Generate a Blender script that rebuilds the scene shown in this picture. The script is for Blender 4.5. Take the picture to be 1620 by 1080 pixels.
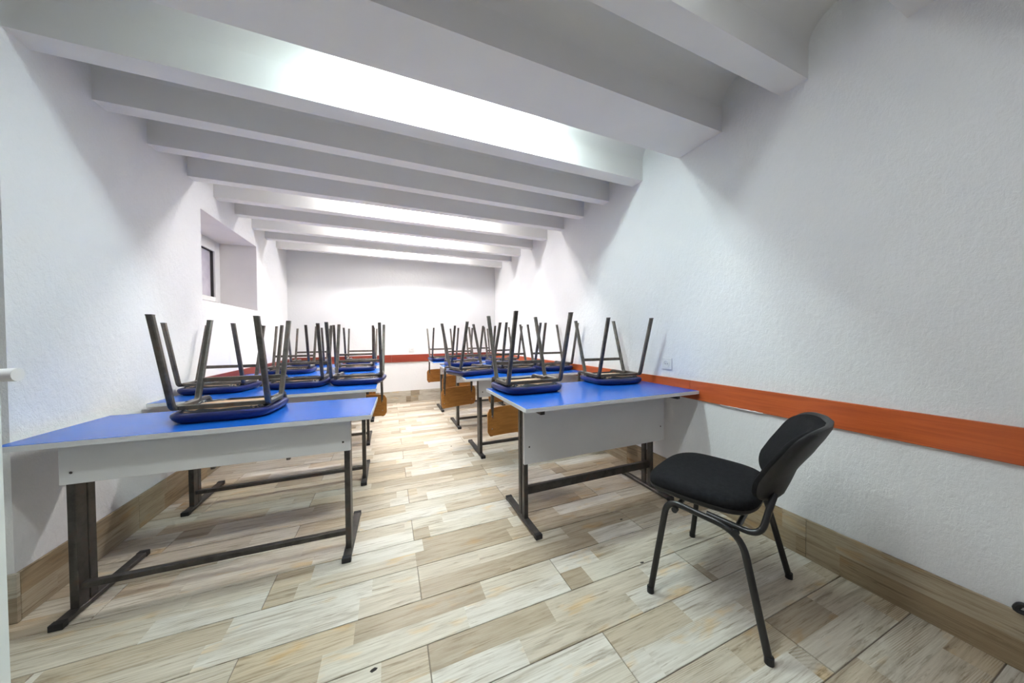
import bpy, bmesh, math, random
from mathutils import Vector, Matrix
random.seed(7)
for o in list(bpy.data.objects): bpy.data.objects.remove(o)
SC = bpy.context.scene
COL = SC.collection
R = math.radians

# ------------------------------------------------------------------ camera
CAM_H = 1.15
yaw, pit, rol = R(22.04734), R(-0.98767), R(-0.45759)
fw = Vector((math.sin(yaw)*math.cos(pit), math.cos(yaw)*math.cos(pit), math.sin(pit)))
rt = Vector((math.cos(yaw), -math.sin(yaw), 0)); up = rt.cross(fw)
rt2 = math.cos(rol)*rt + math.sin(rol)*up; up2 = -math.sin(rol)*rt + math.cos(rol)*up
cd = bpy.data.cameras.new('camera'); cam = bpy.data.objects.new('camera', cd); COL.objects.link(cam)
cam.matrix_world = Matrix(((rt2.x, up2.x, -fw.x, 0), (rt2.y, up2.y, -fw.y, 0), (rt2.z, up2.z, -fw.z, CAM_H), (0, 0, 0, 1)))
cd.sensor_width = 36; cd.lens = 483.774*36/1620; cd.clip_start = .02
SC.camera = cam

# ------------------------------------------------------------------ world, exposure
w = bpy.data.worlds.new('world'); SC.world = w; w.use_nodes = True
w.node_tree.nodes['Background'].inputs[0].default_value = (.60, .60, .66, 1)
w.node_tree.nodes['Background'].inputs[1].default_value = .30
vs = SC.view_settings
vs.view_transform = 'Standard'; vs.look = 'None'; vs.gamma = 1; vs.use_curve_mapping = False
vs.exposure = 0.48
TUBE_POWER = {'cool': 100, 'neutral': 148, 'near': 66}      # emission strength of the fluorescent tubes

# ------------------------------------------------------------------ material helpers
def mat(name, col=(.8, .8, .8), rough=.5, metal=0, spec=.5):
    m = bpy.data.materials.new(name); m.use_nodes = True
    b = m.node_tree.nodes['Principled BSDF']
    b.inputs['Base Color'].default_value = (*col, 1); b.inputs['Roughness'].default_value = rough
    b.inputs['Metallic'].default_value = metal; b.inputs['Specular IOR Level'].default_value = spec
    return m, m.node_tree, b
def nd(nt, t, **kw):
    n = nt.nodes.new(t)
    for k, v in kw.items(): setattr(n, k, v)
    return n
def ramp(nt, stops, interp='LINEAR'):
    r = nd(nt, 'ShaderNodeValToRGB'); r.color_ramp.interpolation = interp
    e = r.color_ramp.elements
    while len(e) < len(stops): e.new(.5)
    for el, (p, c) in zip(e, stops): el.position = p; el.color = (*c, 1)
    return r
def math_(nt, op, a, b=None):
    n = nd(nt, 'ShaderNodeMath', operation=op)
    for i, v in enumerate((a, b)):
        if v is None: continue
        if isinstance(v, (int, float)): n.inputs[i].default_value = v
        else: nt.links.new(v, n.inputs[i])
    return n.outputs[0]
def noise(nt, vec, scale, detail=4, rough=.55, dist=0):
    n = nd(nt, 'ShaderNodeTexNoise'); n.inputs['Scale'].default_value = scale; n.inputs['Detail'].default_value = detail
    n.inputs['Roughness'].default_value = rough; n.inputs['Distortion'].default_value = dist
    nt.links.new(vec, n.inputs['Vector']); return n
def mapping(nt, vec, scale=(1, 1, 1), loc=(0, 0, 0)):
    n = nd(nt, 'ShaderNodeMapping'); n.inputs['Scale'].default_value = scale; n.inputs['Location'].default_value = loc
    nt.links.new(vec, n.inputs['Vector']); return n.outputs[0]
def bump(nt, b, h, strength, dist):
    n = nd(nt, 'ShaderNodeBump'); n.inputs['Strength'].default_value = strength; n.inputs['Distance'].default_value = dist
    nt.links.new(h, n.inputs['Height']); nt.links.new(n.outputs[0], b.inputs['Normal']); return n

def mat_plaster(name, col, strength=.42, dist=.005, scale=1.0):
    m, nt, b = mat(name, col, .82, 0, .25)
    g = nd(nt, 'ShaderNodeNewGeometry')
    v = mapping(nt, g.outputs['Position'], (1, 1, .62))
    a = noise(nt, v, 34*scale, 6, .68, .25)
    r = ramp(nt, [(.36, (0, 0, 0)), (.60, (1, 1, 1))]); nt.links.new(a.outputs[0], r.inputs[0])
    f = noise(nt, g.outputs['Position'], 120*scale, 3)
    s = math_(nt, 'ADD', r.outputs[0], math_(nt, 'MULTIPLY', f.outputs[0], .5))
    bump(nt, b, s, strength, dist)
    big = noise(nt, g.outputs['Position'], 1.7, 3)
    c = ramp(nt, [(.3, tuple(k*.965 for k in col)), (.7, col)]); nt.links.new(big.outputs[0], c.inputs[0])
    nt.links.new(c.outputs[0], b.inputs['Base Color'])
    return m

def mat_tile(name, along='x', tint=1.0):
    """porcelain tile printed as old painted boards: two strips per tile, each strip cut in lengths of different tone"""
    m, nt, b = mat(name, (.6, .5, .4), .42, 0, .4)
    tc = nd(nt, 'ShaderNodeTexCoord'); oi = nd(nt, 'ShaderNodeObjectInfo')
    sep = nd(nt, 'ShaderNodeSeparateXYZ'); nt.links.new(tc.outputs['Object'], sep.inputs[0])
    u = sep.outputs[{'x': 0, 'y': 1}[along[0]]]; v = sep.outputs[{'x': 1, 'y': 2, 'z': 2}[along[0]] if along != 'xz' else 2]
    rnd = oi.outputs['Random']
    strip = math_(nt, 'FLOOR', math_(nt, 'MULTIPLY', math_(nt, 'ADD', v, 1.05), 1/.105))
    wn = nd(nt, 'ShaderNodeTexWhiteNoise', noise_dimensions='2D')
    cmb = nd(nt, 'ShaderNodeCombineXYZ'); nt.links.new(strip, cmb.inputs[0]); nt.links.new(math_(nt, 'MULTIPLY', rnd, 91.7), cmb.inputs[1])
    nt.links.new(cmb.outputs[0], wn.inputs['Vector'])
    seg = math_(nt, 'FLOOR', math_(nt, 'ADD', math_(nt, 'MULTIPLY', u, 1/.52), math_(nt, 'MULTIPLY', wn.outputs['Value'], 7.3)))
    cmb2 = nd(nt, 'ShaderNodeCombineXYZ'); nt.links.new(strip, cmb2.inputs[0]); nt.links.new(seg, cmb2.inputs[1]); nt.links.new(math_(nt, 'MULTIPLY', rnd, 57.1), cmb2.inputs[2])
    wn2 = nd(nt, 'ShaderNodeTexWhiteNoise', noise_dimensions='3D'); nt.links.new(cmb2.outputs[0], wn2.inputs['Vector'])
    k = tint
    base = ramp(nt, [(0, (.64*k, .595*k, .50*k)), (.26, (.53*k, .455*k, .345*k)), (.44, (.60*k, .54*k, .44*k)), (.6, (.42*k, .35*k, .255*k)), (.72, (.70*k, .665*k, .59*k)), (.9, (.58*k, .49*k, .36*k))], 'CONSTANT')
    nt.links.new(wn2.outputs['Value'], base.inputs[0])
    # grain, stretched along the board, shifted per piece
    off = nd(nt, 'ShaderNodeCombineXYZ'); nt.links.new(math_(nt, 'MULTIPLY', wn2.outputs['Value'], 31.), off.inputs[0]); nt.links.new(math_(nt, 'MULTIPLY', wn2.outputs['Value'], 17.), off.inputs[1])
    uv = nd(nt, 'ShaderNodeCombineXYZ'); nt.links.new(u, uv.inputs[0]); nt.links.new(v, uv.inputs[1])
    add = nd(nt, 'ShaderNodeVectorMath', operation='ADD'); nt.links.new(uv.outputs[0], add.inputs[0]); nt.links.new(off.outputs[0], add.inputs[1])
    g1 = noise(nt, mapping(nt, add.outputs[0], (2.6, 26, 1)), 1, 8, .7, .8)
    r1 = ramp(nt, [(.30, (.50, .44, .36)), (.48, (.98, .97, .95)), (.7, (1.12, 1.12, 1.12))]); nt.links.new(g1.outputs[0], r1.inputs[0])
    g2 = noise(nt, mapping(nt, add.outputs[0], (5, 150, 1)), 1, 3, .6, .3)
    r2 = ramp(nt, [(.35, (.80, .77, .73)), (.6, (1, 1, 1))]); nt.links.new(g2.outputs[0], r2.inputs[0])
    # cathedral rings in patches
    wv = nd(nt, 'ShaderNodeTexWave', wave_type='RINGS', rings_direction='Z'); wv.inputs['Scale'].default_value = 9; wv.inputs['Distortion'].default_value = 2.5; wv.inputs['Detail'].default_value = 2
    nt.links.new(mapping(nt, add.outputs[0], (.9, 7, 1), (.3, .35, 0)), wv.inputs['Vector'])
    pm = noise(nt, mapping(nt, add.outputs[0], (2.2, 6, 1), (4, 2, 0)), 1, 2)
    rp = ramp(nt, [(.52, (0, 0, 0)), (.62, (1, 1, 1))]); nt.links.new(pm.outputs[0], rp.inputs[0])
    ring = ramp(nt, [(.15, (.72, .66, .58)), (.5, (1, 1, 1))]); nt.links.new(wv.outputs[0], ring.inputs[0])
    mx = nd(nt, 'ShaderNodeMix', data_type='RGBA'); nt.links.new(rp.outputs[0], mx.inputs[0]); mx.inputs[6].default_value = (1, 1, 1, 1); nt.links.new(ring.outputs[0], mx.inputs[7])
    # warm worn stains
    st = noise(nt, mapping(nt, add.outputs[0], (4, 11, 1), (9, 7, 0)), 1, 3)
    rs = ramp(nt, [(.60, (1, 1, 1)), (.70, (1.05, .86, .60))]); nt.links.new(st.outputs[0], rs.inputs[0])
    g3 = noise(nt, mapping(nt, add.outputs[0], (3.2, 75, 1), (2, 5, 0)), 1, 6, .72, .9)
    r3 = ramp(nt, [(.36, (.52, .46, .38)), (.45, (1, 1, 1))]); nt.links.new(g3.outputs[0], r3.inputs[0])
    cur = base.outputs[0]
    for c in (r1.outputs[0], r2.outputs[0], r3.outputs[0], mx.outputs[2], rs.outputs[0]):
        q = nd(nt, 'ShaderNodeMix', data_type='RGBA', blend_type='MULTIPLY'); q.inputs[0].default_value = .85
        nt.links.new(cur, q.inputs[6]); nt.links.new(c, q.inputs[7]); cur = q.outputs[2]
    if along == 'y':      # shade on the side skirting, put into its colour as a brown tint
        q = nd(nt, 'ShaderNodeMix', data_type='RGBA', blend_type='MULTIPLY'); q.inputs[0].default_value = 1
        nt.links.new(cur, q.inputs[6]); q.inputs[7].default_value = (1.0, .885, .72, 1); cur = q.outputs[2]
    nt.links.new(cur, b.inputs['Base Color'])
    bump(nt, b, g2.outputs[0], .12, .001)
    return m

def mat_wood(name, dark, light, scale=(1, 22, 22), rough=.4):
    m, nt, b = mat(name, light, rough, 0, .45)
    tc = nd(nt, 'ShaderNodeTexCoord')
    n = noise(nt, mapping(nt, tc.outputs['Object'], scale), 2.4, 5, .6, .8)
    r = ramp(nt, [(.32, dark), (.66, light)]); nt.links.new(n.outputs[0], r.inputs[0])
    nt.links.new(r.outputs[0], b.inputs['Base Color']); return m

def mat_worn_metal(name, a, bcol, rust, rough=.42):
    m, nt, b = mat(name, a, rough, .55, .5)
    tc = nd(nt, 'ShaderNodeTexCoord'); oi = nd(nt, 'ShaderNodeObjectInfo')
    add = nd(nt, 'ShaderNodeVectorMath', operation='ADD'); nt.links.new(tc.outputs['Object'], add.inputs[0]); nt.links.new(oi.outputs['Location'], add.inputs[1])
    n = noise(nt, add.outputs[0], 14, 5, .65)
    r = ramp(nt, [(.3, a), (.55, bcol), (.74, rust)]); nt.links.new(n.outputs[0], r.inputs[0])
    nt.links.new(r.outputs[0], b.inputs['Base Color']); return m

def mat_fabric(name, col, scale=900, rough=.95):
    m, nt, b = mat(name, col, rough, 0, .1)
    tc = nd(nt, 'ShaderNodeTexCoord')
    n = noise(nt, tc.outputs['Object'], scale, 2)
    bump(nt, b, n.outputs[0], .35, .0015)
    v = noise(nt, tc.outputs['Object'], 60, 3); r = ramp(nt, [(.35, tuple(k*.8 for k in col)), (.7, tuple(k*1.25 for k in col))])
    nt.links.new(v.outputs[0], r.inputs[0]); nt.links.new(r.outputs[0], b.inputs['Base Color']); return m

def mat_subtle(name, col, rough, spec=.5, var=.06, scale=8, metal=0):
    m, nt, b = mat(name, col, rough, metal, spec)
    tc = nd(nt, 'ShaderNodeTexCoord'); n = noise(nt, tc.outputs['Object'], scale, 4)
    r = ramp(nt, [(.3, tuple(k*(1-var) for k in col)), (.7, tuple(min(1, k*(1+var)) for k in col))])
    nt.links.new(n.outputs[0], r.inputs[0]); nt.links.new(r.outputs[0], b.inputs['Base Color']); return m

M = {}
M['wall'] = mat_plaster('white_textured_plaster', (.86, .86, .863))
M['wall_back'] = mat_plaster('white_plaster_smooth', (.87, .87, .868), .25, .003)
M['ceiling'] = mat_subtle('white_ceiling_paint', (.88, .872, .85), .85, .2, .02, 3)
M['reveal'] = mat_subtle('white_reveal_paint', (.84, .81, .81), .85, .2, .02, 5)
M['tile'] = mat_tile('wood_print_tile', 'x')
M['tile_y'] = mat_tile('wood_print_tile_side', 'y', .60)  # same tile as the floor, its shade painted in by the dark tint
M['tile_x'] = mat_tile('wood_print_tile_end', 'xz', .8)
M['grout'] = mat_subtle('brown_grout', (.24, .20, .155), .9, .2)
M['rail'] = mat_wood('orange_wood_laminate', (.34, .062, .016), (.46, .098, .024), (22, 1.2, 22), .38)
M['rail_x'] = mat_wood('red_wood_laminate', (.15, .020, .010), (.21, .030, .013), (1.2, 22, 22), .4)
M['blue'] = mat_subtle('blue_laminate', (.008, .105, .50), .24, .42, .03, 2)
M['edge'] = mat_subtle('grey_edge_band', (.70, .71, .72), .5, .4, .03)
M['panel'] = mat_subtle('grey_panel', (.74, .735, .73), .5, .4, .03, 4)
M['steel'] = mat_worn_metal('worn_brown_steel', (.035, .031, .028), (.072, .066, .060), (.085, .050, .036), .45)
M['steel_chair'] = mat_worn_metal('worn_grey_steel', (.058, .050, .043), (.125, .112, .098), (.11, .068, .048), .36)
M['vinyl'] = mat_subtle('navy_vinyl', (.005, .010, .080), .36, .5, .12, 9)
M['hem'] = mat_subtle('black_vinyl_hem', (.012, .013, .02), .55, .4, .1)
M['ply'] = mat_wood('pale_plywood', (.50, .30, .17), (.66, .45, .29), (2, 14, 14), .6)
M['back'] = mat_wood('orange_plywood', (.38, .150, .030), (.54, .235, .052), (2, 20, 20), .38)
M['rivet'] = mat_subtle('steel_rivet', (.45, .42, .38), .35, .5, .05, 8, .9)
M['fabric'] = mat_fabric('black_fabric', (.010, .010, .011))
M['plastic'] = mat_subtle('black_plastic', (.012, .012, .013), .5, .4, .1, 40)
M['black_tube'] = mat_subtle('black_lacquer', (.009, .009, .009), .32, .5, .1, 20)
M['white_plastic'] = mat_subtle('white_plastic', (.78, .78, .77), .35, .5, .01)
M['dark'] = mat_subtle('dark_hole', (.03, .03, .03), .6)
M['door'] = mat_subtle('white_door_paint', (.70, .74, .72), .4, .5, .01)
M['debris'] = mat_subtle('dark_debris', (.03, .025, .02), .8)
def mat_emit(name, col, s):
    m, nt, b = mat(name, (.9, .9, .9), .4)
    b.inputs['Emission Color'].default_value = (*col, 1); b.inputs['Emission Strength'].default_value = s; return m
M['cool'] = mat_emit('cool_fluorescent', (.81, .985, 1.0), TUBE_POWER['cool'])
M['near'] = mat_emit('near_fluorescent', (.90, .985, 1.0), TUBE_POWER['near'])  # tubes of the near bay, set weaker than the rest
M['neutral'] = mat_emit('neutral_fluorescent', (1.0, .975, .97), TUBE_POWER['neutral'])
def mat_glass():
    m, nt, b = mat('frosted_glass', (.76, .71, .79), .4, 0, .5)
    tc = nd(nt, 'ShaderNodeTexCoord'); n = noise(nt, tc.outputs['Object'], 16, 4)
    r = ramp(nt, [(.3, (.66, .61, .70)), (.7, (.80, .76, .83))]); nt.links.new(n.outputs[0], r.inputs[0]); nt.links.new(r.outputs[0], b.inputs['Base Color'])
    b.inputs['Transmission Weight'].default_value = .2; return m
M['glass'] = mat_glass()

# ------------------------------------------------------------------ mesh helpers
def mesh_obj(name, bm, m, parent=None, loc=None, smooth=False):
    me = bpy.data.meshes.new(name)
    bmesh.ops.recalc_face_normals(bm, faces=bm.faces)
    bm.to_mesh(me); bm.free()
    if smooth:
        for p in me.polygons: p.use_smooth = True
        try: me.set_sharp_from_angle(angle=R(smooth if smooth is not True else 40))
        except Exception: pass
    me.materials.append(M[m])
    o = bpy.data.objects.new(name, me); COL.objects.link(o)
    if parent: o.parent = parent
    if loc: o.location = loc
    return o
def hexa(bm, p):
    """8 points: bottom 0-3 ccw, top 4-7"""
    v = [bm.verts.new(q) for q in p]
    for f in ((0, 3, 2, 1), (4, 5, 6, 7), (0, 1, 5, 4), (1, 2, 6, 5), (2, 3, 7, 6), (3, 0, 4, 7)): bm.faces.new([v[i] for i in f])
    return v
def box(bm, x0, x1, y0, y1, z0, z1):
    return hexa(bm, [(x0, y0, z0), (x1, y0, z0), (x1, y1, z0), (x0, y1, z0), (x0, y0, z1), (x1, y0, z1), (x1, y1, z1), (x0, y1, z1)])
def boxes(*bs):
    bm = bmesh.new()
    for b_ in bs: box(bm, *b_)
    return bm
def bevel(bm, w_=.003, seg=2):
    bmesh.ops.bevel(bm, geom=bm.edges[:], offset=w_, segments=seg, affect='EDGES', profile=.5); return bm
def fillet(pts, r, n=5):
    pts = [Vector(p) for p in pts]; out = [pts[0]]
    for i in range(1, len(pts)-1):
        a, b_, c = pts[i-1], pts[i], pts[i+1]
        d1 = (a-b_).normalized(); d2 = (c-b_).normalized()
        ang = d1.angle(d2); rr = r[i-1] if isinstance(r, (list, tuple)) else r
        t = min(rr/math.tan(ang/2), (a-b_).length*.48, (c-b_).length*.48)
        p0, p1 = b_+d1*t, b_+d2*t
        for k in range(n+1):
            s = k/n; out.append((1-s)**2*p0 + 2*s*(1-s)*b_ + s*s*p1)
    out.append(pts[-1]); return out
def ring_sec(rx, ry=None, n=10):
    ry = ry or rx; return [(rx*math.cos(2*math.pi*k/n), ry*math.sin(2*math.pi*k/n)) for k in range(n)]
def rect_sec(a, b_, c=.003):
    a /= 2; b_ /= 2
    return [(a-c, -b_), (a, -b_+c), (a, b_-c), (a-c, b_), (-a+c, b_), (-a, b_-c), (-a, -b_+c), (-a+c, -b_)]
def sweep(bm, path, sec, side=(1, 0, 0)):
    path = [Vector(p) for p in path]; side = Vector(side); rings = []
    for i, p in enumerate(path):
        if i == 0: t = path[1]-p
        elif i == len(path)-1: t = p-path[i-1]
        else: t = (path[i+1]-p).normalized() + (p-path[i-1]).normalized()
        t.normalize(); s = (side - t*side.dot(t)).normalized(); n = t.cross(s)
        rings.append([bm.verts.new(p + s*a + n*b_) for a, b_ in sec]); side = s
    k = len(sec)
    for r0, r1 in zip(rings, rings[1:]):
        for j in range(k): bm.faces.new((r0[j], r0[(j+1) % k], r1[(j+1) % k], r1[j]))
    bm.faces.new(rings[0][::-1]); bm.faces.new(rings[-1]); return bm
def cyl(bm, c, axis, r, h, n=14, r2=None):
    c = Vector(c); a = Vector(axis).normalized(); s = a.orthogonal().normalized(); t = a.cross(s); r2 = r if r2 is None else r2
    A = [bm.verts.new(c + (s*math.cos(2*math.pi*k/n)+t*math.sin(2*math.pi*k/n))*r) for k in range(n)]
    B = [bm.verts.new(c + a*h + (s*math.cos(2*math.pi*k/n)+t*math.sin(2*math.pi*k/n))*r2) for k in range(n)]
    for k in range(n): bm.faces.new((A[k], A[(k+1) % n], B[(k+1) % n], B[k]))
    bm.faces.new(A[::-1]); bm.faces.new(B); return bm
def superell(a, b_, n=4, m=44):
    out = []
    for k in range(m):
        t = 2*math.pi*k/m; c, s = math.cos(t), math.sin(t)
        out.append((a*math.copysign(abs(c)**(2/n), c), b_*math.copysign(abs(s)**(2/n), s)))
    return out
def pillow(bm, outline, layers, f):
    """layers: (scale, height) from the bottom centre to the top centre; f maps (a, b, h) to a point"""
    rings = [[bm.verts.new(f(a*s, b_*s, h)) for a, b_ in outline] for s, h in layers]
    k = len(outline)
    for r0, r1 in zip(rings, rings[1:]):
        for j in range(k): bm.faces.new((r0[j], r0[(j+1) % k], r1[(j+1) % k], r1[j]))
    for r_, s in ((rings[0], 0), (rings[-1], 1)):
        co = sum((v.co for v in r_), Vector())/k; c = bm.verts.new(co)
        for j in range(k):
            q = (c, r_[j], r_[(j+1) % k]); bm.faces.new(q if s else q[::-1])
    return bm
def tag(o, label, cat, group=None):
    o['label'] = label; o['category'] = cat
    if group: o['group'] = group
    return o
def struct(o, label=None, cat=None):
    o['kind'] = 'structure'
    if label: o['label'] = label
    if cat: o['category'] = cat
    return o
def empty(name, loc=(0, 0, 0), rz=0, scale=1):
    o = bpy.data.objects.new(name, None); COL.objects.link(o); o.empty_display_size = .1
    o.location = loc; o.rotation_euler = (0, 0, rz); o.scale = (scale,)*3; return o
def copy_tree(o, parent=None):
    c = o.copy(); COL.objects.link(c)
    if parent: c.parent = parent
    for ch in list(o.children): copy_tree(ch, c)
    return c

# ================================================================== the room
XL, XR = -1.425, 1.985            # wall faces
XN = -2.35                        # side wall of the recess by the door
YC = 1.905                        # corner where the left wall begins
BKL, BKR = 5.65, 5.79             # back wall, left and right end
ZT = 2.78                         # slab underside
Y0 = -.7
def yback(x): return BKL + (BKR-BKL)*(x-XL)/(XR-XL)

# floor: bed of grout with every tile on it
fl = mesh_obj('floor', boxes((XN-.1, XR+.1, Y0, 5.95, -.06, -.004)), 'grout'); struct(fl, 'floor of wood-look tiles laid in a half bond', 'floor')
TL, TW, YT = 1.27, .21, 1.585
cache = {}
def floor_tile(cx, cy, a0, a1, b0, b1):
    key = tuple(round(q, 3) for q in (a0, a1, b0, b1))
    if key not in cache:
        bm = bmesh.new(); g = .0018; c = .0015
        p = [(a0+g, b0+g), (a1-g, b0+g), (a1-g, b1-g), (a0+g, b1-g)]; q = [(a0+g+c, b0+g+c), (a1-g-c, b0+g+c), (a1-g-c, b1-g-c), (a0+g+c, b1-g-c)]
        lo = [bm.verts.new((*k, -.0075)) for k in p]; mi = [bm.verts.new((*k, -.001)) for k in p]; hi = [bm.verts.new((*k, 0)) for k in q]
        for A, B in ((lo, mi), (mi, hi)):
            for i in range(4): bm.faces.new((A[i], A[(i+1) % 4], B[(i+1) % 4], B[i]))
        bm.faces.new(hi)
        me = bpy.data.meshes.new('tile'); bm.normal_update(); bm.to_mesh(me); bm.free(); me.materials.append(M['tile']); cache[key] = me
    o = bpy.data.objects.new('tile', cache[key]); COL.objects.link(o); o.location = (cx, cy, 0); o.parent = fl
r0 = math.floor((Y0-YT)/TW)+1
for r in range(r0, 30):
    yb = YT + r*TW
    if yb >= 5.78: break
    cy = yb + TW/2; xj = .12 if r % 2 == -1 % 2 else .755
    xmin = XN if yb < YC else XL
    for k in range(-4, 4):
        a, b_ = xj + k*TL, xj + (k+1)*TL
        lo, hi = max(a, xmin+.002), min(b_, XR-.002)
        if hi-lo < .02: continue
        cx = (a+b_)/2; top = min(yb+TW, 5.79)
        floor_tile(cx, cy, lo-cx, hi-cx, -TW/2, top-cy)

# walls
bm = boxes((XR, XR+.2, Y0, 6.1, -.05, ZT+.12)); struct(mesh_obj('wall_right', bm, 'wall'), 'long white wall of rough plaster on the right', 'wall')
bm = bmesh.new()
hexa(bm, [(XL-.45, yback(XL-.45), -.05), (XR+.2, yback(XR+.2), -.05), (XR+.2, 6.05, -.05), (XL-.45, 6.05, -.05), (XL-.45, yback(XL-.45), ZT+.12), (XR+.2, yback(XR+.2), ZT+.12), (XR+.2, 6.05, ZT+.12), (XL-.45, 6.05, ZT+.12)])
struct(mesh_obj('wall_back', bm, 'wall_back'), 'white end wall at the far end of the room', 'wall')
W0, W1, WZ0, WZ1 = 3.325, 4.49, 1.468, 2.232      # window opening
XW = -1.765
bm = boxes((XL-.45, XL, YC, W0, -.05, ZT+.12), (XL-.45, XL, W1, BKL+.02, -.05, ZT+.12), (XL-.45, XL, W0, W1, -.05, WZ0), (XL-.45, XL, W0, W1, WZ1, ZT+.12))
wl = struct(mesh_obj('wall_left', bm, 'wall'), 'white plaster wall with a window on the left', 'wall')
bm = bmesh.new()   # sloping sill and smooth linings of the reveal
t = .004
hexa(bm, [(XW, W0, WZ0), (XL, W0, WZ0), (XL, W1, WZ0), (XW, W1, WZ0), (XW, W0, WZ0+.085), (XL-.001, W0, WZ0+.004), (XL-.001, W1, WZ0+.004), (XW, W1, WZ0+.085)])
mesh_obj('window_sill', bm, 'reveal', wl)
mesh_obj('window_lining', boxes((XW, XL-.001, W0, W1, WZ1-t, WZ1), (XW, XL-.001, W0, W0+t, WZ0, WZ1), (XW, XL-.001, W1-t, W1, WZ0, WZ1)), 'reveal', wl)
bm = boxes((XN-.2, XL-.45, YC, YC+.2, -.05, ZT+.12)); struct(mesh_obj('wall_recess', bm, 'wall'), 'short plaster return wall beside the door', 'wall')
bm = boxes((XN-.2, XN, Y0, YC, -.05, ZT+.12)); struct(mesh_obj('wall_side', bm, 'wall'), 'side wall of the recess by the door', 'wall')

# window
wn_ = struct(mesh_obj('window_1', boxes((XW-.06, XW, W0, W0+.055, WZ0, WZ1), (XW-.06, XW, W1-.055, W1, WZ0, WZ1), (XW-.06, XW, W0+.055, W1-.055, WZ1-.045, WZ1), (XW-.06, XW, W0+.055, W1-.055, WZ0, WZ0+.09)), 'white_plastic'), 'white plastic framed frosted window set deep in the wall', 'window')
a0, a1, c0, c1 = W0+.05, W1-.05, WZ0+.085, WZ1-.042
sash = mesh_obj('sash', bevel(boxes((XW-.05, XW+.012, a0, a0+.085, c0, c1), (XW-.05, XW+.012, a1-.085, a1, c0, c1), (XW-.05, XW+.012, a0+.085, a1-.085, c1-.085, c1), (XW-.05, XW+.012, a0+.085, a1-.085, c0, c0+.05)), .003, 1), 'white_plastic', wn_)
b0, b1, d0, d1 = a0+.085, a1-.085, c0+.05, c1-.085
mesh_obj('pane', boxes((XW-.035, XW-.029, b0, b1, d0, d1)), 'glass', sash)
g = .0045
mesh_obj('gasket', boxes((XW-.03, XW-.004, b0, b0+g, d0, d1), (XW-.03, XW-.004, b1-g, b1, d0, d1), (XW-.03, XW-.004, b0+g, b1-g, d1-g, d1), (XW-.03, XW-.004, b0+g, b1-g, d0, d0+g)), 'dark', sash)

# ceiling: slab, ribs and small vaults between them
ZBL, ZBR = 2.412, 2.437
def zb(x): return ZBL + (ZBR-ZBL)*(x-XL)/(XR-XL)
def lin(l, r_, x): return l + (r_-l)*(x-XL)/(XR-XL)
ce = struct(mesh_obj('ceiling', boxes((XN-.2, XR, Y0, 5.95, ZT, ZT+.12)), 'ceiling'), 'white ribbed concrete ceiling with small vaults between the beams', 'ceiling')
#         near edge left, right, width left, right
BEAMS = [(-.37, -.33, .12), (.005, .05, .12), (.40, .448, .121), (.84, .887, .119), (1.27, 1.318, .311), (1.925, 1.972, .113), (2.334, 2.388, .092), (2.73, 2.795, .088), (3.158, 3.20, .085), (3.538, 3.612, .09), (3.948, 4.051, .088), (4.359, 4.498, .088), (4.759, 4.901, .088), (5.182, 5.363, .088)]
for i, (l, r_, wd) in enumerate(BEAMS):
    x0 = XN if l < YC else XL
    bm = bmesh.new()
    hexa(bm, [(x0, lin(l, r_, x0), zb(x0)), (XR, r_, zb(XR)), (XR, r_+wd, zb(XR)), (x0, lin(l, r_, x0)+wd, zb(x0)), (x0, lin(l, r_, x0), ZT), (XR, r_, ZT), (XR, r_+wd, ZT), (x0, lin(l, r_, x0)+wd, ZT)])
    mesh_obj('beam', bm, 'ceiling', ce)
    # vault from this beam to the next one or to the end wall
    if i+1 < len(BEAMS): nl, nr = BEAMS[i+1][0], BEAMS[i+1][1]
    else: nl, nr = BKL, BKR
    bm = bmesh.new(); rows = []
    for x in (x0, XR):
        ya, yb2 = lin(l, r_, x)+wd, lin(nl, nr, x); zz = zb(x); rad = min(.12, (yb2-ya)/2); pr = []
        for k in range(7): an = math.pi - k*math.pi/12; pr.append((ya+rad+rad*math.cos(an), zz+.16+rad*math.sin(an)))
        for k in range(7): an = math.pi/2 - k*math.pi/12; pr.append((yb2-rad+rad*math.cos(an), zz+.16+rad*math.sin(an)))
        rows.append([bm.verts.new((x, y, z)) for y, z in pr])
    for j in range(13): bm.faces.new((rows[0][j], rows[0][j+1], rows[1][j+1], rows[1][j]))
    mesh_obj('vault', bm, 'ceiling', ce, smooth=True)

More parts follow.
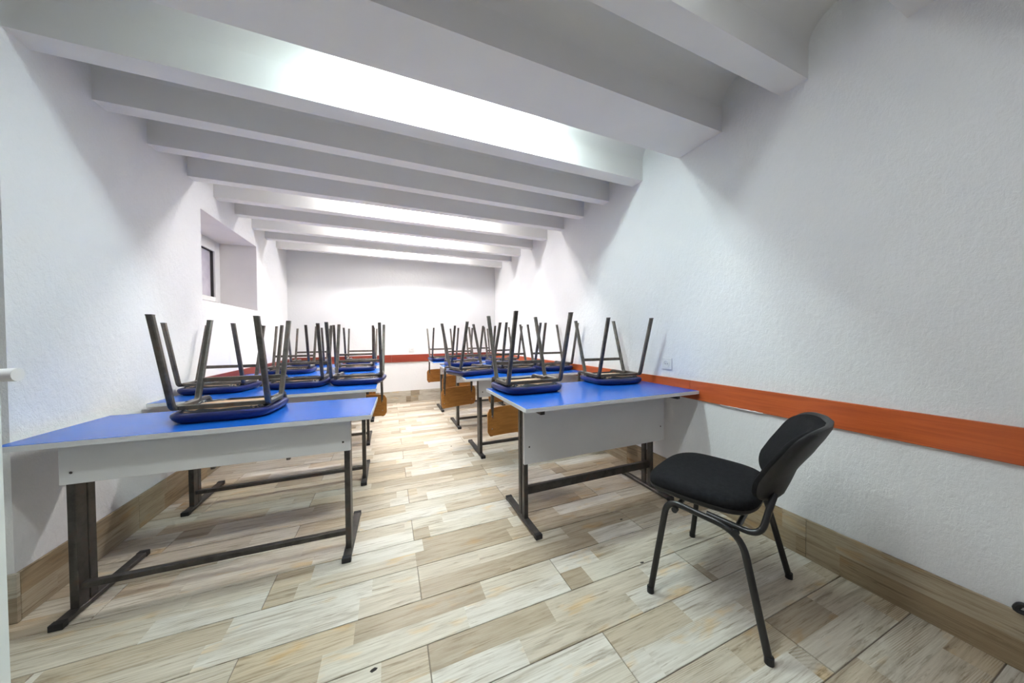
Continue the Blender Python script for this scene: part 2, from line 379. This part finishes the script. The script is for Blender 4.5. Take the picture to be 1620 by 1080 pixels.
# skirting of cut floor tiles
BH = .2
def skirt(name, axis, fixed, lo, hi, joint, label, m, skew=None):
    """axis 'y' runs along a side wall, 'x' along the end wall"""
    th = .014
    def pt(s, d, z):
        if axis == 'y': return (fixed + d, s, z)
        return (s, (skew(s) if skew else fixed) + d, z)
    sg = 1 if name == 'baseboard_left' else -1
    bm = bmesh.new(); d0_, d1_ = 0, sg*(th-.003)
    hexa(bm, [pt(lo, d0_, 0), pt(hi, d0_, 0), pt(hi, d1_, 0), pt(lo, d1_, 0), pt(lo, d0_, BH-.002), pt(hi, d0_, BH-.002), pt(hi, d1_, BH-.002), pt(lo, d1_, BH-.002)])
    par = struct(mesh_obj(name, bm, 'grout'), label, 'baseboard')
    k0 = math.floor((lo-joint)/TL)
    for k in range(k0, k0+9):
        a, b_ = joint+k*TL, joint+(k+1)*TL; a2, b2 = max(a, lo), min(b_, hi)
        if b2-a2 < .03: continue
        c = (a+b_)/2; bm = bmesh.new(); g_ = .001
        o0 = Vector(pt(c, 0, 0)); q = []
        for z in (.002, BH):
            for s, d in ((a2+g_, sg*.004), (b2-g_, sg*.004), (b2-g_, sg*th), (a2+g_, sg*th)):
                q.append(Vector(pt(s, d, z)) - o0)
        hexa(bm, q); mesh_obj('tile', bm, m, par, o0)
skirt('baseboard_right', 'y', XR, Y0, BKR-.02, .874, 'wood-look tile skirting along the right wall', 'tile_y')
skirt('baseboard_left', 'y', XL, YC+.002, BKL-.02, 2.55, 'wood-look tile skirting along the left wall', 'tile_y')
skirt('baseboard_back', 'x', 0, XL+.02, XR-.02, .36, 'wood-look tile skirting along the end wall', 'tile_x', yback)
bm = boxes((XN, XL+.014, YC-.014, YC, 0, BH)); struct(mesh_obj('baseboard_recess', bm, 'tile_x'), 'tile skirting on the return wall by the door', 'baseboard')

# wooden rails on the walls
def rail(name, label, segs, m, f):
    par = None
    for i, (a, b_) in enumerate(segs):
        bm = bmesh.new(); o0 = Vector(f((a+b_)/2, 0, 0)); q = []
        for z in (0, .128):
            for s, d in ((a+.0003, .0), (b_-.0003, .0), (b_-.0003, .016), (a+.0003, .016)): q.append(Vector(f(s, d, z))-o0)
        hexa(bm, q); bevel(bm, .0015, 1)
        if par is None:
            par = struct(mesh_obj(name, bm, m, None, o0), label, 'wall rail'); p0 = o0
        else: mesh_obj('board', bm, m, par, o0-p0)
rail('trim_1', 'orange-brown wooden rail fixed along the right wall', [(-.6, 1.526), (1.526, 3.4), (3.4, BKR-.02)], 'rail', lambda s, d, z: (XR-d, s, .700+z))
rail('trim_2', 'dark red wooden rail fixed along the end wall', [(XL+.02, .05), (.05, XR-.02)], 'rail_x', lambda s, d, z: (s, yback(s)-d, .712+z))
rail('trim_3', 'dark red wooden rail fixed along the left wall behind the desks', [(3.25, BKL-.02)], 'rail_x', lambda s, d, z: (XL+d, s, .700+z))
# flake of white plaster left along the lower edge of the right rail
bm = bmesh.new(); ys = [1.07+i*.02 for i in range(13)]; pr = []
for y in ys:
    h = random.uniform(.004, .011); pr.append([bm.verts.new(p) for p in ((XR-.0175, y, .700-h*.3), (XR-.0175, y, .700+h*.5), (XR, y, .700-h*.3))])
for A, B in zip(pr, pr[1:]):
    for i in range(3): bm.faces.new((A[i], A[(i+1) % 3], B[(i+1) % 3], B[i]))
bm.faces.new(pr[0]); bm.faces.new(pr[-1][::-1])
pf = mesh_obj('plaster_flake', bm, 'reveal'); pf.parent = bpy.data.objects['trim_1']; pf.location = -bpy.data.objects['trim_1'].location

# sockets
def socket(loc, rz, label):
    t_ = empty('wall_socket', loc, rz)      # local -y looks into the room
    mesh_obj('frame_plate', bevel(boxes((-.043, .043, -.010, 0, -.043, .043)), .003), 'white_plastic', t_)
    bm = bmesh.new(); n = 20; ro, ri = .027, .021
    A = [(math.cos(2*math.pi*k/n), math.sin(2*math.pi*k/n)) for k in range(n)]
    v0 = [bm.verts.new((c*ro, -.0095, s*ro)) for c, s in A]; v1 = [bm.verts.new((c*ro, -.015, s*ro)) for c, s in A]; v2 = [bm.verts.new((c*ri, -.015, s*ri)) for c, s in A]; v3 = [bm.verts.new((c*ri*.95, -.0112, s*ri*.95)) for c, s in A]
    for P, Q in ((v0, v1), (v1, v2), (v2, v3)):
        for k in range(n): bm.faces.new((P[k], P[(k+1) % n], Q[(k+1) % n], Q[k]))
    bm.faces.new(v3); mesh_obj('socket_ring', bm, 'white_plastic', t_)
    well = mesh_obj('socket_well', cyl(bmesh.new(), (0, -.0112, 0), (0, -1, 0), .0185, .0008, 20), 'panel', t_)
    for s in (-1, 1): mesh_obj('pin_hole', cyl(bmesh.new(), (s*.0095, -.0118, 0), (0, -1, 0), .0032, .0008, 10), 'dark', well)
    return tag(t_, label, 'socket', 'wall sockets')
socket((XR, 1.725, .930), -math.pi/2, 'white wall socket above the rail beside the teacher desk')
socket((XR, 4.55, .925), -math.pi/2, 'white wall socket far along the right wall')
socket((.384, yback(.384), .925), 0, 'white wall socket above the red rail on the end wall')

# fluorescent lamps hidden between the beams
def lamp(x, y, col, label):
    t_ = empty('fluorescent_lamp', (x, y, zb(x)+.28))
    mesh_obj('housing', bevel(boxes((-.62, .62, -.045, .045, -.045, 0)), .004, 1), 'white_plastic', t_)
    for s in (-1, 1):
        tb = mesh_obj('tube', cyl(bmesh.new(), (-.59, s*.024, -.062), (1, 0, 0), .013, 1.18, 12), col, t_)
        for e in (-1, 1): mesh_obj('lamp_holder', boxes((e*.602-.012, e*.602+.012, s*.024-.014, s*.024+.014, -.080, -.044)), 'white_plastic', tb)
    return tag(t_, label, 'lamp', 'fluorescent lamps between the ceiling beams')
lamp(-.05, .715, 'near', 'fluorescent lamp in the bay above the camera')
lamp(.42, 1.745, 'cool', 'fluorescent lamp tucked behind the wide near beam')
lamp(.32, 3.425, 'neutral', 'fluorescent lamp between the beams in the middle of the room')
lamp(.30, 4.24, 'neutral', 'fluorescent lamp between the beams nearer the end wall')
lamp(.28, 5.07, 'neutral', 'fluorescent lamp in the bay before the last beam')

# ================================================================== desks
def desk(label, x0, x1, y0, y1, z, xl, xr, f0, f1, rz=0, panel=.16, big=False, px=None):
    """x0..x1, y0..y1 table top; xl, xr leg centres; f0..f1 feet along y"""
    cx, cy = (x0+x1)/2, (y0+y1)/2
    t_ = empty('teacher_desk' if big else 'school_desk', (cx, cy, 0), rz)
    X0, X1, Y0_, Y1_ = x0-cx, x1-cx, y0-cy, y1-cy; th = .022; e = .003
    mesh_obj('tabletop', boxes((X0+e, X1-e, Y0_+e, Y1_-e, z-th, z)), 'blue', t_)
    bm = boxes((X0, X1, Y0_, Y0_+e, z-th-.0005, z-.0015), (X0, X1, Y1_-e, Y1_, z-th-.0005, z-.0015), (X0, X0+e, Y0_+e, Y1_-e, z-th-.0005, z-.0015), (X1-e, X1, Y0_+e, Y1_-e, z-th-.0005, z-.0015))
    mesh_obj('edge_band', bm, 'edge', t_)
    fl_ = f1-f0; F0 = f0-cy; p1 = F0 + (.17 if big else .075); p2 = p1 + .058
    for xx in (xl-cx, xr-cx):
        hgt = z-th-.028
        lg = mesh_obj('leg', bevel(boxes((xx-.0135, xx+.0135, p1, p1+(.036 if big else .05), .024, hgt)), .002, 1), 'steel', t_)
        mesh_obj('inner_post', bevel(boxes((xx-.011, xx+.011, p2, p2+.036, .024, hgt)), .002, 1), 'steel', lg)
        ft = bmesh.new(); box(ft, xx-.02, xx+.02, F0, F0+fl_, .004, .026)
        mesh_obj('foot', bevel(ft, .003, 1), 'steel', lg)
        for ya, yb2 in ((F0-.004, F0+.022), (F0+fl_-.022, F0+fl_+.004)):
            mesh_obj('foot_cap', bevel(boxes((xx-.0212, xx+.0212, ya, yb2, .001, .0275)), .002, 1), 'plastic', lg)
        mesh_obj('top_arm', bevel(boxes((xx-.0135, xx+.0135, Y0_+.03 if big else p1-.001, Y1_-.06, z-th-.028, z-th-.0006)), .002, 1), 'steel', lg)
    bz0, bz1 = (.165, .215) if big else (.095, .12)
    mesh_obj('stretcher', bevel(boxes((xl-cx+.0135, xr-cx-.0135, p1+.012, p1+.038, bz0, bz1)), .002, 1), 'steel', t_)
    pa, pb = (px or (xl-.02, xr+.02)); pt = z-th-(.012 if not big else .03)
    pn = mesh_obj('modesty_panel', bevel(boxes((pa-cx, pb-cx, p1-.018, p1-.001, pt-panel, pt)), .0015, 1), 'panel', t_)
    for sx in (pa-cx+.035, pb-cx-.035):
        mesh_obj('screw', cyl(bmesh.new(), (sx, p1-.018, pt-panel*.7), (0, -1, 0), .0055, .002, 10, .004), 'steel', pn)
    return tag(t_, label, 'desk', None if big else 'blue school desks in rows')
Z1, Z2, Z3, ZRR = .75, .75, .77, .765
desk('blue-topped school desk nearest the camera on the left, one chair upturned on it', -1.372, -.078, 1.755, 2.262, Z1, -1.225, -.205, 1.765, 2.215, R(-1.8))
desk('second blue school desk along the left wall with three upturned chairs', -1.395, -.09, 2.60, 3.13, Z2, -1.235, -.19, 2.615, 3.085)
desk('third blue school desk along the left wall with two upturned chairs', -1.395, -.085, 3.555, 4.085, Z3, -1.235, -.215, 3.57, 4.04)
desk('last blue school desk by the left wall, closest to the end wall', -1.395, -.085, 4.53, 5.06, Z3, -1.235, -.215, 4.545, 5.015)
desk('large blue-topped teacher desk with a deep grey panel facing the black chair', .66, 1.955, 1.445, 2.14, .77, .775, 1.80, 1.53, 2.0, 0, .35, True, (.755, 1.90))
desk('blue school desk on the right behind the teacher desk, three upturned chairs', .65, 1.95, 2.72, 3.25, ZRR, .815, 1.80, 2.75, 3.25)
desk('second blue school desk behind the teacher desk on the right', .65, 1.95, 3.70, 4.23, ZRR, .81, 1.80, 3.75, 4.25)
desk('last blue school desk on the right, closest to the end wall', .62, 1.92, 4.66, 5.19, ZRR, .76, 1.76, 4.71, 5.21)

# ================================================================== upturned school chairs
def make_chair():
    t_ = empty('school_chair')
    sq = rect_sec(.024, .024, .004)
    out = superell(.216, .184, 5, 48)
    f = lambda a, b_, h: (a*(1+.06*(b_/.19)), b_+.024, h)
    mesh_obj('seat', pillow(bmesh.new(), out, [(.74, 0), (.86, .002), (.93, .009), (.975, .020), (.997, .032), (1, .039), (.985, .046), (.95, .0495), (.9, .050)], f), 'vinyl', t_, smooth=True)
    seat = t_.children[0]
    mesh_obj('seat_board', pillow(bmesh.new(), superell(.182, .156, 5, 40), [(1, .047), (1, .0545), (.985, .0555)], f), 'ply', seat, smooth=30)
    # ragged edge of the vinyl stapled under the board
    bm = bmesh.new(); rn = random.Random(3); A, B, C_ = [], [], []; n = 64
    o1 = superell(.188, .161, 5, n)
    for k, (a, b_) in enumerate(o1):
        s = rn.uniform(.80, .93); A.append(bm.verts.new(f(a, b_, .050))); B.append(bm.verts.new(f(a*(s+1)/2, b_*(s+1)/2, .057+rn.uniform(0, .010)))); C_.append(bm.verts.new(f(a*s, b_*s, .0565)))
    for P, Q in ((A, B), (B, C_)):
        for k in range(n): bm.faces.new((P[k], P[(k+1) % n], Q[(k+1) % n], Q[k]))
    mesh_obj('vinyl_hem', bm, 'hem', seat)
    zr = .071; yf, yb_ = -.101, .108; H = .520
    for s in (-1, 1):
        x = s*.191
        fr = mesh_obj('side_frame', sweep(bmesh.new(), fillet([(x+s*.001, yf-.130, H), (x, yf, zr), (x, yb_, zr), (x+s*.004, yb_+.156, H)], .035, 5), sq, (1, 0, 0)), 'steel_chair', t_, smooth=35)
        mesh_obj('leg_cap', boxes((x+s*.001-.0112, x+s*.001+.0112, yf-.130-.0115, yf-.130+.0115, H-.002, H+.003)), 'steel', fr)
        mesh_obj('leg_cap', boxes((x+s*.004-.0112, x+s*.004+.0112, yb_+.156-.0115, yb_+.156+.0115, H-.002, H+.003)), 'steel', fr)
        up_ = mesh_obj('back_upright', sweep(bmesh.new(), fillet([(x-s*.026, .05, zr-.001), (x-s*.026, .258, zr-.001), (x-s*.020, .298, -.38)], .04, 5), rect_sec(.022, .022, .004), (1, 0, 0)), 'steel_chair', t_, smooth=35)
    mesh_obj('crossbar', bevel(boxes((-.18, .18, yb_+.030, yb_+.052, .170, .194)), .003, 1), 'steel_chair', t_)
    mesh_obj('front_rail', bevel(boxes((-.178, .178, yf+.012, yf+.034, zr-.011, zr+.011)), .003, 1), 'steel_chair', t_)
    # plywood backrest, hollow towards the sitter
    bm = bmesh.new(); wd, hh, r_, th = .42, .205, .035, .011; nu = 22; cols = []
    for i in range(nu+1):
        u = -wd/2 + wd*i/nu; dx = max(0, abs(u)-(wd/2-r_)); hz = hh/2 - r_ + math.sqrt(max(0, r_*r_-dx*dx)) + .006*(1-(u/(wd/2))**2)
        y = .305 - .040*(u/(wd/2))**2
        cols.append([bm.verts.new(p) for p in ((u, y-th/2, -.270-hz), (u, y-th/2, -.270+hz), (u, y+th/2, -.270+hz), (u, y+th/2, -.270-hz))])
    for A_, B_ in zip(cols, cols[1:]):
        for k in range(4): bm.faces.new((A_[k], A_[(k+1) % 4], B_[(k+1) % 4], B_[k]))
    bm.faces.new(cols[0]); bm.faces.new(cols[-1][::-1])
    bk = mesh_obj('backrest', bm, 'back', t_, smooth=40)
    for s in (-1, 1):
        for z in (-.32, -.225): mesh_obj('rivet', cyl(bmesh.new(), (s*.172, .2738, z), (0, -1, 0), .006, .0025, 10, .004), 'rivet', bk)
    return t_
proto = make_chair(); used = [False]
def place(x, y, z, rz, label, scale=1.0):
    o = proto if not used[0] else copy_tree(proto)
    used[0] = True
    o.location = (x, y, z); o.rotation_euler = (0, 0, R(rz)); o.scale = (scale,)*3
    return tag(o, label, 'chair', 'upturned school chairs on the desks')
place(-.762, 2.03, Z1, -.4, 'blue-seated chair upturned on the nearest left desk', .968)
place(-1.185, 2.97, Z2, -3, 'blue-seated chair upturned on the second left desk, against the wall', .97)
place(-.685, 3.0, Z2, -2, 'blue-seated chair upturned in the middle of the second left desk', .98)
place(-.245, 3.0, Z2, -3, 'blue-seated chair upturned on the aisle end of the second left desk')
place(-.97, 3.93, Z3, 0, 'blue-seated chair upturned on the wall half of the third left desk', .98)
place(-.35, 3.93, Z3, 2, 'blue-seated chair upturned on the aisle half of the third left desk', .98)
place(-1.0, 4.92, Z3, 0, 'blue-seated chair upturned on the wall half of the last left desk', .98)
place(-.36, 4.92, Z3, -2, 'blue-seated chair upturned on the aisle half of the last left desk', .98)
place(.905, 1.935, .77, 1.1, 'blue-seated chair upturned on the aisle end of the teacher desk', 1.017)
place(1.68, 1.988, .77, -5.6, 'blue-seated chair upturned on the teacher desk beside the right wall', .972)
place(.79, 3.05, ZRR, 18, 'blue-seated chair upturned askew on the aisle end of the desk behind the teacher desk')
place(1.27, 3.06, ZRR, 2, 'blue-seated chair upturned in the middle of the desk behind the teacher desk')
place(1.735, 3.06, ZRR, -3, 'blue-seated chair upturned by the wall on the desk behind the teacher desk')
place(.93, 4.05, ZRR, 8, 'blue-seated chair upturned on the aisle end of the third right desk')
place(1.50, 4.05, ZRR, 0, 'blue-seated chair upturned on the wall half of the third right desk')
place(.82, 5.0, ZRR, 4, 'blue-seated chair upturned on the aisle end of the last right desk')
place(1.45, 5.0, ZRR, -2, 'blue-seated chair upturned on the wall half of the last right desk')

[c for c in proto.children if c.name.startswith('backrest')][0].location = (0, 0, .035)
proto.children[0].location = (-.045, .012, 0)      # this pad has slipped sideways on its frame

# ================================================================== black visitor chair
vc = empty('visitor_chair', (1.405, .927, 0), R(20.5))      # local +y is the way it faces
tag(vc, 'black fabric visitor chair on tubular legs by the right wall', 'chair')
el = ring_sec(.0135, .009, 12)
SH = .445
for s in (-1, 1):
    xf = s*.277; xs = s*.235
    path = fillet([(xf, .205, .008), (xs, .150, SH-.02), (xs, -.115, SH-.045), (xf, -.205, .008)], [.06, .11], 8)
    leg = mesh_obj('leg_frame', sweep(bmesh.new(), path, ring_sec(.011, .013, 12), (1, 0, 0)), 'black_tube', vc, smooth=40)
    for yy in (.205, -.205): mesh_obj('foot_cap', cyl(bmesh.new(), (xf, yy, .001), (0, 0, 1), .0145, .025, 12), 'plastic', leg)
    bp = fillet([(s*.228, .0, SH-.022), (s*.222, -.172, SH-.040), (s*.192, -.192, SH+.06), (s*.165, -.205, SH+.115)], [.06, .04], 8)
    mesh_obj('back_support', sweep(bmesh.new(), bp, ring_sec(.011, .011, 12), (1, 0, 0)), 'black_tube', vc, smooth=40)
for yy in (.115, -.10):
    cb = mesh_obj('crossbar', cyl(bmesh.new(), (-.225, yy, SH-.040), (1, 0, 0), .010, .45, 12), 'black_tube', vc, smooth=40)
    for bx in (-.252, .232): mesh_obj('bolt', cyl(bmesh.new(), (bx, yy, SH-.048), (1, 0, 0), .012, .02, 10), 'plastic', cb)
def fs(a, b_, h):   # seat: front edge rolls down, slightly dished
    d = -.020*max(0, (b_-.08)/.14)**2 - .012*(1-(a/.235)**2)*(1-(b_/.22)**2)
    return (a*(1-.05*(-b_/.22 if b_ < 0 else 0)), b_+.060, SH + .018 + h + d)
so = superell(.237, .214, 3.6, 56)
seat = mesh_obj('seat', pillow(bmesh.new(), so, [(.97, -.002), (.995, .006), (1, .018), (.985, .034), (.94, .046), (.8, .053), (.6, .056), (.35, .057)], fs), 'fabric', vc, smooth=60)
mesh_obj('seat_pan', pillow(bmesh.new(), so, [(.86, -.026), (.93, -.022), (.985, -.010), (.99, .002), (.9, .004)], fs), 'plastic', seat, smooth=50)
def fb(off):
    def g(a, b_, h):        # a across, b up, h towards the sitter
        v = (b_+.152)/.304
        y = -.200 - .118*v - .02*v*v + .070*(a/.225)**2 + .020*(a/.225) + .012*math.exp(-((v-.35)/.22)**2) + off
        return (a*(.93+.07*v), y + h, .668 + b_ - .25*h)
    return g
bo = superell(.226, .150, 4.8, 56)
back = mesh_obj('backrest', pillow(bmesh.new(), bo, [(.15, .002), (.4, .002), (.7, .002), (.9, .002), (.99, .005), (1, .014), (.985, .028), (.93, .038), (.75, .044), (.5, .046), (.25, .046)], fb(0)), 'fabric', vc, smooth=60)
mesh_obj('back_shell', pillow(bmesh.new(), superell(.232, .158, 4.8, 56), [(.3, -.022), (.6, -.022), (.88, -.020), (.97, -.013), (1, -.002), (1, .006), (.97, .006), (.7, .004), (.4, .004), (.15, .004)], fb(0)), 'plastic', back, smooth=50)

# ================================================================== door leaf at the left edge, small things
dr = empty('door_1', (-.628, .793, 0), R(8)); dr['kind'] = 'structure'; dr['label'] = 'white door leaf standing open at the left edge of the view'; dr['category'] = 'door'
mesh_obj('door_leaf', bevel(boxes((-.80, 0, 0, .045, .012, 2.06)), .002, 1), 'door', dr)
hd = empty('door_handle'); bpy.data.objects.remove(hd)
bm = sweep(bmesh.new(), fillet([(-.055, 0, 1.093), (-.055, -.05, 1.093), (.072, -.055, 1.095)], .016, 6), ring_sec(.0105, .0125, 14), (0, 0, 1))
hh_ = mesh_obj('door_handle', bm, 'white_plastic', dr, smooth=40)
mesh_obj('rose_plate', bevel(boxes((-.074, -.036, -.008, 0, 1.0, 1.17)), .003), 'white_plastic', hh_)

bm = bmesh.new()
sweep(bm, fillet([(XR-.020, .19, .206), (XR-.022, .265, .212), (XR-.026, .312, .208), (XR-.022, .300, .235), (XR-.020, .20, .235)], .012, 4), ring_sec(.008, .008, 8), (0, 0, 1))
tag(mesh_obj('cable_end', bm, 'plastic', smooth=40), 'black cable loop lying on the skirting at the right edge', 'cable')
for (x, y, s, lab) in ((-.063, 1.145, .011, 'dark crumb of dirt on the pale tile in front of the left desk'), (1.175, 1.172, .009, 'small dark crumb on the floor left of the black chair'), (.60, 3.2, .008, 'tiny dark crumb in the aisle between the desk rows'), (1.335, 1.50, .008, 'tiny dark crumb on the tiles under the teacher desk')):
    rn = random.Random(int(x*1000)); bm = bmesh.new()
    bmesh.ops.create_icosphere(bm, subdivisions=1, radius=1)
    for v in bm.verts: v.co = Vector((v.co.x*s*1.3, v.co.y*s*.7, max(0, v.co.z)*s*.45)) * rn.uniform(.7, 1.2)
    tag(mesh_obj('crumb', bm, 'debris', None, (x, y, .0)), lab, 'debris', 'crumbs on the floor')
